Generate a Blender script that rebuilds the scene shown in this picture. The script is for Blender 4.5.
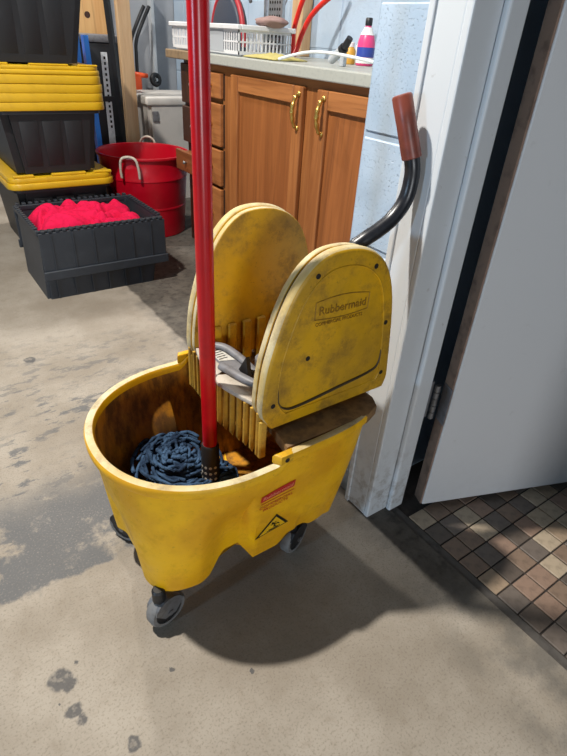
import bpy, bmesh, math, random
from mathutils import Vector, Matrix, noise
for o in list(bpy.data.objects): bpy.data.objects.remove(o)
S = bpy.context.scene; C = S.collection
rnd = random.Random(7)
PI = math.pi
# ------------------------------------------------------------------ camera
# world axes: X runs through the doorway wall, Y along that wall, floor z = 0, metres
CAMZ = 0.97; YAW = math.radians(53.02); PITCH = math.radians(32.91); ROLL = math.radians(4.025)
Fh = Vector((math.cos(YAW), math.sin(YAW), 0)); Rh = Vector((math.sin(YAW), -math.cos(YAW), 0)); Uz = Vector((0, 0, 1))
fw = Fh*math.cos(PITCH) - Uz*math.sin(PITCH); up0 = Fh*math.sin(PITCH) + Uz*math.cos(PITCH)
cr = Rh*math.cos(ROLL) + up0*math.sin(ROLL); cu = up0*math.cos(ROLL) - Rh*math.sin(ROLL)
cam = bpy.data.objects.new('camera', bpy.data.cameras.new('camera')); C.objects.link(cam)
cam.matrix_world = Matrix(((cr.x, cu.x, -fw.x, 0), (cr.y, cu.y, -fw.y, 0), (cr.z, cu.z, -fw.z, CAMZ), (0, 0, 0, 1)))
cam.data.sensor_fit = 'HORIZONTAL'; cam.data.sensor_width = 36; cam.data.lens = 36*524/567
cam.data.clip_start = 0.02
S.camera = cam
# ------------------------------------------------------------------ light
W = bpy.data.worlds.new('room_ambient'); S.world = W; W.use_nodes = True
W.node_tree.nodes['Background'].inputs[0].default_value = (0.93, 0.97, 1.0, 1)
W.node_tree.nodes['Background'].inputs[1].default_value = 0.022
def lamp(name, loc, target, power, size, col):
    d = bpy.data.lights.new(name, 'AREA'); d.energy = power; d.size = size; d.shape = 'DISK'; d.color = col
    o = bpy.data.objects.new(name, d); C.objects.link(o); o.location = loc
    o.rotation_euler = (Vector(target) - Vector(loc)).to_track_quat('-Z', 'Y').to_euler()
    return o
lamp('ceiling_lamp', (-0.32, 1.36, 2.75), (0.45, 0.9, 0.0), 112, 0.09, (1.0, 0.945, 0.865))      # bare bulb over the room
lamp('ceiling_lamp_far', (0.62, 3.30, 2.40), (1.0, 2.4, 0.0), 38, 0.12, (1.0, 0.96, 0.9))      # second bulb further in
lamp('window_daylight', (-3.8, 0.20, 1.10), (0.7, 0.7, 0.7), 48, 0.30, (0.50, 0.74, 1.0))   # daylight from the open side
lamp('front_fill', (-1.3, -4.2, 0.72), (0.7, 0.6, 0.5), 82, 1.0, (0.93, 0.96, 1.0))    # soft fill added for ambient light from behind the viewer
S.view_settings.view_transform = 'Standard'; S.view_settings.look = 'None'
S.view_settings.exposure = 0.0; S.view_settings.gamma = 1.0; S.view_settings.use_curve_mapping = False
# ------------------------------------------------------------------ materials
def lin(c): return tuple(((v/255+0.055)/1.055)**2.4 if v/255 > 0.04045 else v/255/12.92 for v in c) + (1,)
class NT:
    def __init__(s, name, rough=0.6, metal=0.0, spec=0.5):
        s.m = bpy.data.materials.new(name); s.m.use_nodes = True
        s.t = s.m.node_tree; s.b = s.t.nodes['Principled BSDF']
        s.b.inputs['Roughness'].default_value = rough; s.b.inputs['Metallic'].default_value = metal
        s.b.inputs['Specular IOR Level'].default_value = spec
        s.tc = s.t.nodes.new('ShaderNodeTexCoord').outputs['Object']
    def n(s, typ): return s.t.nodes.new(typ)
    def l(s, a, b): s.t.links.new(a, b)
    def mapping(s, scale=(1, 1, 1), loc=(0, 0, 0), rot=(0, 0, 0)):
        m = s.n('ShaderNodeMapping'); s.l(s.tc, m.inputs[0])
        m.inputs['Scale'].default_value = scale; m.inputs['Location'].default_value = loc; m.inputs['Rotation'].default_value = rot
        return m.outputs[0]
    def noise(s, scale, detail=4, rough=0.55, vec=None, dist=0.0):
        q = s.n('ShaderNodeTexNoise'); s.l(vec or s.tc, q.inputs['Vector'])
        q.inputs['Scale'].default_value = scale; q.inputs['Detail'].default_value = detail
        q.inputs['Roughness'].default_value = rough; q.inputs['Distortion'].default_value = dist
        return q.outputs['Fac']
    def rng(s, v, a, b, c=0.0, d=1.0):
        q = s.n('ShaderNodeMapRange'); q.interpolation_type = 'SMOOTHSTEP'; s.l(v, q.inputs[0])
        for i, x in enumerate((a, b, c, d)): q.inputs[i+1].default_value = x
        return q.outputs[0]
    def math(s, op, a, b=None):
        q = s.n('ShaderNodeMath'); q.operation = op
        for i, v in enumerate((a, b)):
            if v is None: continue
            if isinstance(v, (int, float)): q.inputs[i].default_value = v
            else: s.l(v, q.inputs[i])
        return q.outputs[0]
    def mix(s, fac, a, b):
        q = s.n('ShaderNodeMix'); q.data_type = 'RGBA'
        if isinstance(fac, (int, float)): q.inputs[0].default_value = fac
        else: s.l(fac, q.inputs[0])
        for i, v in ((6, a), (7, b)):
            if isinstance(v, tuple): q.inputs[i].default_value = v
            else: s.l(v, q.inputs[i])
        return q.outputs[2]
    def xyz(s):
        q = s.n('ShaderNodeSeparateXYZ'); s.l(s.tc, q.inputs[0]); return q.outputs
    def dist(s, p):
        q = s.n('ShaderNodeVectorMath'); q.operation = 'DISTANCE'; s.l(s.tc, q.inputs[0]); q.inputs[1].default_value = p
        return q.outputs['Value']
    def out(s, col, bump=None, bstr=0.2, bdist=0.002, rough=None):
        if isinstance(col, tuple): s.b.inputs['Base Color'].default_value = col
        else: s.l(col, s.b.inputs['Base Color'])
        if bump is not None:
            q = s.n('ShaderNodeBump'); q.inputs['Strength'].default_value = bstr; q.inputs['Distance'].default_value = bdist
            s.l(bump, q.inputs['Height']); s.l(q.outputs[0], s.b.inputs['Normal'])
        if rough is not None: s.l(rough, s.b.inputs['Roughness'])
        return s.m
M = {}
def plain(key, c, rough=0.5, metal=0.0, var=None, scale=30, amt=0.35, lo=0.45, hi=0.75, spec=0.5, bump=0.0):
    t = NT(key, rough, metal, spec)
    col = lin(c)
    nz = t.noise(scale)
    if var: col = t.mix(t.math('MULTIPLY', t.rng(nz, lo, hi), amt), col, lin(var))
    M[key] = t.out(col, t.noise(scale*4) if bump else None, bump)
    return M[key]
def wood(key, c1, c2, axis=2, scale=1.0, rough=0.45):
    t = NT(key, rough)
    sc = [22*scale]*3; sc[axis] = 1.6*scale
    g = t.noise(1.0, 6, 0.6, t.mapping(tuple(sc)), 1.2)
    sc2 = [160*scale]*3; sc2[axis] = 5*scale
    f = t.noise(1.0, 3, 0.5, t.mapping(tuple(sc2)))
    col = t.mix(t.rng(g, 0.3, 0.7), lin(c1), lin(c2))
    col = t.mix(t.math('MULTIPLY', t.rng(f, 0.55, 0.75), 0.35), col, lin(tuple(v*0.55 for v in c2)))
    M[key] = t.out(col, f, 0.08)
    return M[key]
# floor: bare concrete with remains of dark paint, stains
t = NT('concrete', 0.75, 0, 0.35)
n1 = t.noise(3.0, 6, 0.6); n2 = t.noise(38, 6, 0.7); n3 = t.noise(240, 3, 0.6)
col = t.mix(t.rng(n1, 0.35, 0.65), lin((138, 129, 116)), lin((162, 154, 142)))
col = t.mix(t.math('MULTIPLY', t.rng(n2, 0.5, 0.75), 0.30), col, lin((118, 104, 86)))
col = t.mix(t.math('MULTIPLY', t.rng(n3, 0.50, 0.68), 0.45), col, lin((108, 98, 84)))
X_, Y_, Z_ = t.xyz()
wob = t.math('MULTIPLY', t.math('SUBTRACT', t.noise(14, 5, 0.6), 0.5), 0.10)
yw = t.math('ADD', Y_, wob)
band = t.math('MULTIPLY', t.rng(yw, 0.785, 0.80), t.rng(yw, 0.98, 1.16, 1.0, 0.0))
band = t.math('MULTIPLY', band, t.rng(t.noise(9, 6, 0.65), 0.34, 0.46))
zone = t.math('MULTIPLY', t.rng(Y_, 0.80, 0.85), t.rng(Y_, 1.25, 2.1, 1.0, 0.0))
spk = t.math('MULTIPLY', t.rng(t.noise(20, 8, 0.72, t.mapping((0.6, 1.3, 1))), 0.51, 0.58), t.rng(t.noise(3.2, 3), 0.36, 0.52))
paint = t.math('MAXIMUM', t.math('MULTIPLY', band, 0.85), t.math('MULTIPLY', t.math('MULTIPLY', zone, spk), 0.8))
paint = t.math('MULTIPLY', paint, t.rng(X_, 0.50, 0.85, 1.0, 0.15))
paint = t.math('MULTIPLY', paint, t.rng(n3, 0.30, 0.45, 0.55, 1.0))
col = t.mix(paint, col, lin((84, 87, 91)))
w2 = t.math('MULTIPLY', t.math('SUBTRACT', t.noise(45, 5, 0.6), 0.5), 0.022)
spots = None
for p, r in (((0.0, 0.590, 0), 0.020), ((0.012, 0.574, 0), 0.013), ((0.006, 0.527, 0), 0.013), ((0.012, 0.505, 0), 0.010), ((0.032, 0.607, 0), 0.005),
             ((0.07, 0.425, 0), 0.012), ((0.21, 1.72, 0), 0.020), ((-0.012, 0.55, 0), 0.004), ((0.17, 0.50, 0), 0.004), ((0.29, 0.42, 0), 0.004)):
    d = t.rng(t.math('ADD', t.dist(p), w2), r*0.75, r*1.15, 1.0, 0.0)
    spots = d if spots is None else t.math('MAXIMUM', spots, d)
col = t.mix(t.math('MULTIPLY', spots, t.rng(t.noise(60, 5), 0.35, 0.5, 0.45, 0.85)), col, lin((74, 74, 76)))
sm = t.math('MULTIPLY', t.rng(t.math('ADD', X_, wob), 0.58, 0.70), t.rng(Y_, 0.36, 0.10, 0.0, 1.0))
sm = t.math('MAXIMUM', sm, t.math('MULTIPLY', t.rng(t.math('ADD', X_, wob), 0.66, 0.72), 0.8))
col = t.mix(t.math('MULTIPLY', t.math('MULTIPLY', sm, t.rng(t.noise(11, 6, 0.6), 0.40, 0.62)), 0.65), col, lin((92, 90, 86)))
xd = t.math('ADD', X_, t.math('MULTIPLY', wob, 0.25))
dirt_shade = t.math('MULTIPLY', t.rng(xd, 0.712, 0.728), t.rng(t.math('ADD', Y_, wob), 0.22, 0.40))  # dirt by the threshold with the jamb's cast shadow painted into it
col = t.mix(t.math('MULTIPLY', dirt_shade, t.rng(t.noise(30, 6, 0.7), 0.30, 0.55, 0.95, 0.70)), col, lin((52, 48, 44)))
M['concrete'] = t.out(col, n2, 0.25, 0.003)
# white painted block
t = NT('block_paint', 0.55)
pits = t.noise(230, 4, 0.6); big = t.noise(6, 3)
col = t.mix(t.rng(big, 0.4, 0.7), lin((176, 194, 212)), lin((164, 184, 204)))
col = t.mix(t.math('MULTIPLY', t.rng(pits, 0.66, 0.74), 0.4), col, lin((120, 122, 124)))
M['block_paint'] = t.out(col, t.rng(pits, 0.56, 0.72, 1.0, 0.0), 0.6, 0.004)
t = NT('mortar_paint', 0.6); M['mortar_paint'] = t.out(lin((158, 176, 194)), t.noise(120), 0.4)
def paint(key, c, dirt_shade=(120, 108, 92), amt=0.6, rough=0.4):
    t = NT(key, rough)
    nz = t.noise(26, 6, 0.7); zz = t.xyz()[2]
    f = t.math('MULTIPLY', t.rng(nz, 0.62, 0.72), amt)
    f2 = t.math('MULTIPLY', t.rng(zz, 0.0, 0.28, 1.0, 0.0), t.rng(t.noise(40, 5, 0.7), 0.45, 0.7))
    M[key] = t.out(t.mix(t.math('MAXIMUM', f, t.math('MULTIPLY', f2, 0.7 if amt > 0.3 else 0.05)), lin(c), lin(dirt_shade)), t.noise(60), 0.06)
paint('white_trim', (202, 207, 211), amt=0.35); paint('door_paint', (198, 198, 198), amt=0.12, rough=0.45)
plain('raw_edge', (132, 108, 92), 0.7, var=(92, 72, 60), scale=40, amt=0.8)
plain('threshold', (86, 82, 78), 0.65, var=(46, 42, 40), scale=28, amt=0.9, bump=0.2)
plain('grout', (58, 52, 48), 0.8, var=(92, 84, 76), scale=60, amt=0.4)
for i, c in enumerate(((158, 138, 116), (132, 112, 96), (112, 102, 94), (176, 160, 138), (96, 86, 78), (146, 122, 106))):
    plain('tile%d' % i, c, 0.45, var=tuple(int(v*0.7) for v in c), scale=55, amt=0.6)
# bucket plastics
def grimy(key, c, c2, grime, g_lo, g_hi, g_amt, rough=0.42, streak=False, scr=0.35):
    t = NT(key, rough, 0, 0.5)
    a = t.noise(7, 5, 0.6); b = t.noise(24, 7, 0.7, t.mapping((1, 1, 0.35)) if streak else None); s_ = t.noise(140, 4, 0.7)
    col = t.mix(t.rng(a, 0.38, 0.62), lin(c), lin(c2))
    col = t.mix(t.math('MULTIPLY', t.rng(b, g_lo, g_hi), g_amt), col, lin(grime))
    col = t.mix(t.math('MULTIPLY', t.rng(s_, 0.60, 0.72), scr), col, lin(tuple(v*0.45 for v in grime)))
    M[key] = t.out(col, b, 0.06, 0.002, t.rng(b, 0.3, 0.7, rough-0.08, rough+0.2))
grimy('bucket_yellow', (238, 182, 2), (218, 158, 2), (164, 116, 8), 0.50, 0.78, 0.5)
grimy('wringer_yellow', (216, 164, 14), (186, 142, 26), (116, 84, 32), 0.46, 0.74, 0.75)
grimy('worn_yellow', (204, 192, 156), (190, 166, 108), (142, 122, 92), 0.46, 0.70, 0.7, 0.55)
grimy('tine_yellow', (204, 164, 66), (184, 140, 44), (120, 92, 44), 0.46, 0.70, 0.7, 0.5)
grimy('worn_grey', (176, 168, 156), (160, 146, 122), (110, 96, 76), 0.50, 0.75, 0.5, 0.6)
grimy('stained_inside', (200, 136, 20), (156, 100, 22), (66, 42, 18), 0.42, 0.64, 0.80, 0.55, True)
grimy('ledge_dirt', (142, 108, 66), (110, 82, 52), (70, 54, 38), 0.45, 0.65, 0.7, 0.6)
plain('grime_line', (72, 58, 38), 0.7); plain('hole_dark', (26, 20, 14), 0.8)
plain('emboss', (150, 110, 18), 0.55, var=(88, 64, 18), scale=120, amt=0.9)
plain('sticker_red', (186, 32, 22), 0.4, var=(150, 60, 30), scale=80, amt=0.5)
plain('sticker_pale', (236, 150, 118), 0.4); plain('sticker_black', (18, 16, 14), 0.45)
plain('sticker_yellow', (228, 180, 14), 0.4, var=(190, 146, 24), scale=60, amt=0.5)
plain('tyre_grey', (112, 112, 112), 0.6, var=(80, 78, 74), scale=60, amt=0.6)
plain('hub_black', (28, 28, 30), 0.5); plain('fork_grey', (124, 125, 128), 0.4, 0.5, var=(84, 80, 76), scale=50, amt=0.6)
plain('lever_black', (26, 28, 34), 0.33, var=(60, 60, 64), scale=60, amt=0.3)
plain('grip_brown', (126, 62, 48), 0.38, var=(86, 42, 34), scale=45, amt=0.7)
plain('press_grey', (112, 112, 116), 0.5, var=(72, 68, 64), scale=60, amt=0.6)
plain('press_label', (190, 188, 180), 0.5, var=(120, 116, 108), scale=120, amt=0.6)
plain('mop_red', (190, 14, 24), 0.28, var=(140, 8, 22), scale=20, amt=0.5); plain('socket_black', (34, 34, 36), 0.5)
t = NT('yarn_blue', 0.95, 0, 0.2)
col = t.mix(t.rng(t.noise(30, 4), 0.35, 0.65), lin((30, 46, 68)), lin((66, 92, 122)))
M['yarn_blue'] = t.out(col, t.noise(500, 3), 0.8, 0.004)
# background things
wood('oak_v', (166, 106, 58), (134, 80, 40), 2); wood('oak_h', (170, 110, 62), (138, 84, 44), 1)
wood('oak_panel', (158, 96, 50), (130, 76, 38), 2, 0.7)
wood('dark_wood', (70, 42, 28), (48, 28, 20), 2); wood('drawer_lit', (138, 82, 44), (110, 62, 32), 1)
wood('pine', (206, 176, 138), (186, 148, 108), 2); wood('plywood', (214, 172, 116), (196, 144, 88), 2, 0.5)
plain('oak_dark', (52, 28, 14), 0.8); plain('laminate', (168, 170, 162), 0.45, var=(146, 148, 142), scale=90, amt=0.5)
plain('bench_edge', (134, 112, 84), 0.7, var=(96, 78, 58), scale=30, amt=0.7)
plain('galvanised', (214, 218, 220), 0.45, var=(160, 164, 168), scale=40, amt=0.6)
plain('brass', (214, 178, 96), 0.28, 0.9)
plain('bin_black', (20, 21, 24), 0.5, var=(32, 34, 37), scale=14, amt=0.5, bump=0.05)
plain('lid_yellow', (206, 164, 22), 0.4, var=(176, 138, 28), scale=12, amt=0.6)
plain('tote_grey', (40, 46, 54), 0.5, var=(54, 60, 68), scale=18, amt=0.5)
plain('cloth_red', (216, 22, 72), 0.9, var=(176, 12, 50), scale=60, amt=0.5, spec=0.2, bump=0.4)
plain('tub_red', (180, 8, 32), 0.32, var=(146, 4, 26), scale=9, amt=0.5)
plain('rope', (196, 186, 172), 0.9, var=(140, 130, 118), scale=120, amt=0.6)
plain('white_plastic', (214, 214, 214), 0.4, var=(186, 186, 188), scale=20, amt=0.4)
plain('chest_white', (206, 202, 196), 0.5, var=(176, 172, 166), scale=10, amt=0.5)
plain('grey_panel', (150, 154, 160), 0.6, var=(176, 180, 186), scale=5, amt=0.6)
plain('black_plastic', (26, 27, 30), 0.45); plain('steel', (170, 174, 176), 0.35, 0.7, var=(120, 122, 124), scale=50, amt=0.6)
plain('blue_paint', (56, 138, 236), 0.4); plain('orange_paint', (226, 84, 34), 0.4)
plain('hose_red', (222, 44, 32), 0.35); plain('hose_white', (228, 230, 228), 0.4)
plain('chamois', (178, 166, 100), 0.85, var=(156, 138, 76), scale=30, amt=0.6); plain('pink', (226, 70, 128), 0.35); plain('label_blue', (52, 72, 158), 0.4)
plain('label_white', (232, 232, 230), 0.4); plain('clear_grey', (170, 174, 178), 0.3); plain('helmet_dark', (52, 60, 74), 0.5); plain('helmet_red', (170, 44, 52), 0.45)
plain('pouch_brown', (150, 122, 116), 0.8, var=(120, 92, 88), scale=40, amt=0.6); plain('amber', (214, 160, 60), 0.4)
# ------------------------------------------------------------------ mesh helpers (all in world coordinates)
BASE = {}
def V(*a): return Vector(a)
def thing(name, label, cat, loc, group=None):
    o = bpy.data.objects.new(name, None); C.objects.link(o); o.location = loc; o.empty_display_size = 0.05
    o['label'] = label; o['category'] = cat
    if group: o['group'] = group
    BASE[o] = Vector(loc); return o
def tag(o, label, cat, group=None):
    o['label'] = label; o['category'] = cat
    if group: o['group'] = group
    return o
def struct(o): o['kind'] = 'structure'; return o
def mk(name, bm, mat, parent=None, smooth=False, origin=None, auto=None):
    base = BASE[parent] if parent else Vector((0, 0, 0))
    org = Vector(origin) if origin is not None else base
    bm.normal_update()
    me = bpy.data.meshes.new(name)
    bmesh.ops.translate(bm, verts=bm.verts, vec=-org)
    bm.to_mesh(me); bm.free()
    for m in (mat if isinstance(mat, (list, tuple)) else [mat]): me.materials.append(M[m])
    if smooth:
        for p in me.polygons: p.use_smooth = True
        if auto: me.set_sharp_from_angle(angle=math.radians(auto))
    o = bpy.data.objects.new(name, me); C.objects.link(o)
    o.location = org - base
    if parent: o.parent = parent
    BASE[o] = org
    return o
def inst(name, me, loc, parent, rotz=0.0):
    o = bpy.data.objects.new(name, me); C.objects.link(o)
    o.location = Vector(loc) - BASE[parent]; o.rotation_euler = (0, 0, rotz); o.parent = parent; BASE[o] = Vector(loc)
    return o
def box(bm, x0, x1, y0, y1, z0, z1, bev=0.0, seg=1):
    vs = [bm.verts.new((x, y, z)) for x in (x0, x1) for y in (y0, y1) for z in (z0, z1)]
    fs = [bm.faces.new([vs[i] for i in q]) for q in ((0, 1, 3, 2), (4, 6, 7, 5), (0, 4, 5, 1), (2, 3, 7, 6), (0, 2, 6, 4), (1, 5, 7, 3))]
    if bev:
        es = set(e for f in fs for e in f.edges)
        bmesh.ops.bevel(bm, geom=list(es), offset=bev, segments=seg, affect='EDGES', profile=0.5)
    return vs
def bx(*a, bev=0.0, seg=1):
    bm = bmesh.new(); box(bm, *a, bev=bev, seg=seg); return bm
def prism(bm, pts, d0, d1, bev=0.0, seg=2):
    """closed outline pts (3D) swept from offset d0 to offset d1"""
    a = [bm.verts.new(Vector(p)+Vector(d0)) for p in pts]; b = [bm.verts.new(Vector(p)+Vector(d1)) for p in pts]
    n = len(pts)
    f0 = bm.faces.new(a); f1 = bm.faces.new(b[::-1])
    sides = [bm.faces.new((a[i], b[i], b[(i+1) % n], a[(i+1) % n])) for i in range(n)]
    bmesh.ops.recalc_face_normals(bm, faces=[f0, f1]+sides)
    if bev:
        bmesh.ops.bevel(bm, geom=list(f0.edges)+list(f1.edges), offset=bev, segments=seg, affect='EDGES', profile=0.5)
def smoothpath(pts, n=8):
    pts = [Vector(p) for p in pts]; out = []
    for i in range(len(pts)-1):
        p0 = pts[max(i-1, 0)]; p1 = pts[i]; p2 = pts[i+1]; p3 = pts[min(i+2, len(pts)-1)]
        for k in range(n):
            u = k/n
            out.append(0.5*((2*p1)+(p2-p0)*u+(2*p0-5*p1+4*p2-p3)*u*u+(3*p1-p0-3*p2+p3)*u**3))
    out.append(pts[-1]); return out
def tube(bm, path, rad, n=10, cap=True, flat=1.0):
    path = [Vector(p) for p in path]; rings = []; up = Vector((0, 0, 1)); prev = None
    for i, p in enumerate(path):
        d = (path[min(i+1, len(path)-1)]-path[max(i-1, 0)]).normalized()
        if prev is None:
            a = d.cross(up)
            if a.length < 0.05: a = d.cross(Vector((1, 0, 0)))
        else: a = prev - d*prev.dot(d)
        a.normalize(); b = d.cross(a); prev = a
        r = rad[i] if isinstance(rad, (list, tuple)) else rad
        rings.append([bm.verts.new(p+a*r*math.cos(2*PI*k/n)+b*r*flat*math.sin(2*PI*k/n)) for k in range(n)])
    for i in range(len(rings)-1):
        for k in range(n): bm.faces.new((rings[i][k], rings[i][(k+1) % n], rings[i+1][(k+1) % n], rings[i+1][k]))
    if cap: bm.faces.new(rings[0][::-1]); bm.faces.new(rings[-1])
def tb(path, rad, n=10, flat=1.0):
    bm = bmesh.new(); tube(bm, path, rad, n, True, flat); return bm
def lathe(bm, prof, c, n=32, axis=Vector((0, 0, 1)), closed=False):
    axis = Vector(axis).normalized(); a = axis.orthogonal().normalized(); b = axis.cross(a); c = Vector(c)
    rings = [[bm.verts.new(c+axis*h+(a*math.cos(2*PI*k/n)+b*math.sin(2*PI*k/n))*max(r, 1e-5)) for k in range(n)] for r, h in prof]
    m = len(rings)
    for i in range(m if closed else m-1):
        for k in range(n): bm.faces.new((rings[i][k], rings[i][(k+1) % n], rings[(i+1) % m][(k+1) % n], rings[(i+1) % m][k]))
    if not closed: bm.faces.new(rings[0][::-1]); bm.faces.new(rings[-1])
    bmesh.ops.recalc_face_normals(bm, faces=bm.faces)
def lt(prof, c, n=32, axis=(0, 0, 1), closed=False):
    bm = bmesh.new(); lathe(bm, prof, c, n, axis, closed); return bm
def ss(a, b, x):
    t_ = max(0.0, min(1.0, (x-a)/(b-a))) if a != b else float(x > a); return t_*t_*(3-2*t_)
def text_bm(s, size, M4, extrude=0.0):
    cu_ = bpy.data.curves.new('lettering', 'FONT'); cu_.body = s; cu_.size = size; cu_.extrude = extrude; cu_.align_x = 'CENTER'; cu_.align_y = 'CENTER'
    o = bpy.data.objects.new('lettering_source', cu_); C.objects.link(o)
    bpy.context.view_layer.update()
    me = bpy.data.meshes.new_from_object(o.evaluated_get(bpy.context.evaluated_depsgraph_get()))
    bpy.data.objects.remove(o); bpy.data.curves.remove(cu_)
    bm = bmesh.new(); bm.from_mesh(me); bpy.data.meshes.remove(me)
    bmesh.ops.transform(bm, matrix=M4, verts=bm.verts); return bm
# ------------------------------------------------------------------ setting
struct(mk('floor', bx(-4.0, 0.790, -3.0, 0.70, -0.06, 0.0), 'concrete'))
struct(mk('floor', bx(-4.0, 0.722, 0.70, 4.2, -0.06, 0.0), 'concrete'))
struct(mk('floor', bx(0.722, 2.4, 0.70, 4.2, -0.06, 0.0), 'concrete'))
TX0, TY0, TP = 0.814, 0.531, 0.0520
struct(mk('trim_1', bx(0.790, TX0-0.002, -0.60, 0.64, -0.06, -0.002), 'threshold'))
fl2 = struct(mk('floor', bx(TX0-0.002, 2.6, -1.6, 0.66, -0.06, -0.0045), 'grout'))
bm = bx(-0.0243, 0.0243, -0.0243, 0.0243, -0.006, 0.0, bev=0.0012)
tiles = []
base_tile = None
for v in range(6):
    b2 = bmesh.new(); box(b2, -0.0243, 0.0243, -0.0243, 0.0243, -0.006, 0.0, bev=0.0012)
    me = bpy.data.meshes.new('tile'); b2.to_mesh(me); b2.free(); me.materials.append(M['tile%d' % v]); tiles.append(me)
bm.free()
for i in range(13):
    for j in range(16):
        inst('tile', tiles[rnd.choice((0, 1, 1, 2, 2, 3, 4, 5))], (TX0+TP*(i+0.5), TY0-TP*(j+0.5), -0.0006-rnd.random()*0.0008), fl2)
# the doorway wall of painted blocks (ends at Y = 0.787)
WX = 0.735
def block_wall(parent, face, y0, y1, z0, z1, nrm, depth, h=0.203, ln=0.406, zoff=0.0, along='y', fixed=0.0):
    k = 0; z = z0 + zoff
    if zoff > 0: z -= h; 
    row = 0
    while z < z1:
        a, b = max(z, z0), min(z+h, z1)
        if b-a > 0.02:
            y = y0 - (ln/2 if row % 2 else 0)
            while y < y1:
                c, d = max(y, y0), min(y+ln, y1)
                if d-c > 0.02:
                    g = 0.0045
                    if along == 'y': q = bx(face, face+depth*nrm, c+g, d-g, a+g, b-g, bev=0.003) if nrm > 0 else bx(face-depth, face, c+g, d-g, a+g, b-g, bev=0.003)
                    else: q = bx(c+g, d-g, face, face+depth, a+g, b-g, bev=0.003)
                    mk('block', q, 'block_paint', parent)
                y += ln
        z += h; row += 1
wr = struct(mk('wall_right', bx(WX+0.0025, 1.95, 0.655, 0.7845, 0, 2.5), 'mortar_paint'))
block_wall(wr, WX, 0.655, 0.787, 0, 2.5, 1, 0.03, zoff=0.019)
wr2 = struct(mk('wall_right', bx(WX, 0.86, -0.35, 0.655, 2.08, 2.5), 'block_paint'))
wr3 = struct(mk('wall_right', bx(WX, 0.86, -3.0, -0.35, 0, 2.5), 'block_paint'))
# alcove wall behind the counter
AX = 1.86
wb = struct(mk('wall_back', bx(AX+0.003, 1.98, 0.787, 4.2, 0, 2.5), 'mortar_paint'))
block_wall(wb, AX, 0.80, 4.0, 0.0, 2.5, 1, 0.03, zoff=0.122)
struct(mk('wall_left', bx(-4.0, 1.86, 4.0, 4.15, 0, 2.5), 'grey_panel'))
# the dark room behind the door
struct(mk('wall_far', bx(2.45, 2.55, -1.6, 0.66, 0, 2.5), 'grey_panel'))
struct(mk('wall_far', bx(0.86, 2.5, -1.65, -1.55, 0, 2.5), 'grey_panel'))
struct(mk('ceiling', bx(0.74, 2.55, -1.65, 0.79, 2.5, 2.56), 'grey_panel'))
# door casing, jamb and stop
cs = struct(mk('trim_2', bx(0.721, 0.7349, 0.592, 0.662, 0.0, 2.10, bev=0.004, seg=2), 'white_trim'))
mk('casing_bead', bx(0.7165, 0.7211, 0.648, 0.660, 0.0, 2.10, bev=0.002, seg=2), 'white_trim', cs)
struct(mk('trim_3', bx(0.7205, 0.838, 0.580, 0.5945, 0.0, 2.08, bev=0.003, seg=2), 'white_trim'))
struct(mk('trim_4', bx(0.735, 0.838, 0.5946, 0.6549, 0.0, 2.08), 'raw_edge'))
struct(mk('trim_5', bx(0.782, 0.829, 0.5660, 0.5799, 0.0, 2.08, bev=0.005, seg=3), 'white_trim'))
struct(mk('trim_6', bx(0.721, 0.7349, -0.35, 0.591, 2.03, 2.10, bev=0.004), 'white_trim'))
# door, standing open into the dark room
DA = math.radians(-20.9); DH = V(0.862, 0.551, 0)
dd = V(math.cos(DA), math.sin(DA), 0); dn = V(-math.sin(DA), math.cos(DA), 0)   # along the leaf / away from viewer
DF = V(0.8565, 0.531, 0)                                                        # near hinge corner of the visible face
def obox(o, a, b, c, bev=0.0):
    bm = bmesh.new(); box(bm, a[0], a[1], b[0], b[1], c[0], c[1], bev=bev)
    bmesh.ops.transform(bm, matrix=Matrix.Translation(o) @ Matrix.Rotation(DA, 4, 'Z'), verts=bm.verts); return bm
dr = struct(mk('door_1', obox(DF, (0.0025, 0.82), (0.0, 0.036), (0.015, 2.03), bev=0.002), 'door_paint', None))
mk('door_edge', obox(DF, (-0.0015, 0.0024), (0.004, 0.035), (0.016, 2.03)), 'raw_edge', dr)
hg = mk('hinge', obox(DF, (-0.003, -0.0016), (0.0, 0.034), (0.265, 0.36)), 'press_grey', dr)
for k in range(5):
    mk('knuckle', lt([(0.0065, 0), (0.0065, 0.0165)], (0.8505, 0.5665, 0.267+k*0.018), 12), 'fork_grey', hg, True, auto=40)
mk('hinge_leaf', bx(0.832, 0.849, 0.5765, 0.5799, 0.265, 0.36), 'press_grey', hg)
# ------------------------------------------------------------------ mop bucket
CY = 0.705; N = 340
bk = thing('mop_bucket', 'grimy yellow plastic mop bucket on casters standing on the concrete by the door frame', 'mop bucket', (0.37, CY, 0))
def sgnp(v, p): return math.copysign(abs(v)**p, v)
def outline(t_, ins=0.0):
    """t 0 = rim, 1 = bottom"""
    L = lambda a, b: a+(b-a)*t_
    cx = 0.36; al = L(0.209, 0.179)-ins; ar = L(0.284, 0.240)-ins; b = L(0.186, 0.138)-ins
    nl = L(2.15, 4.4); nr = L(5.0, 9.0)
    return cx, al, ar, b, nl, nr
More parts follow.
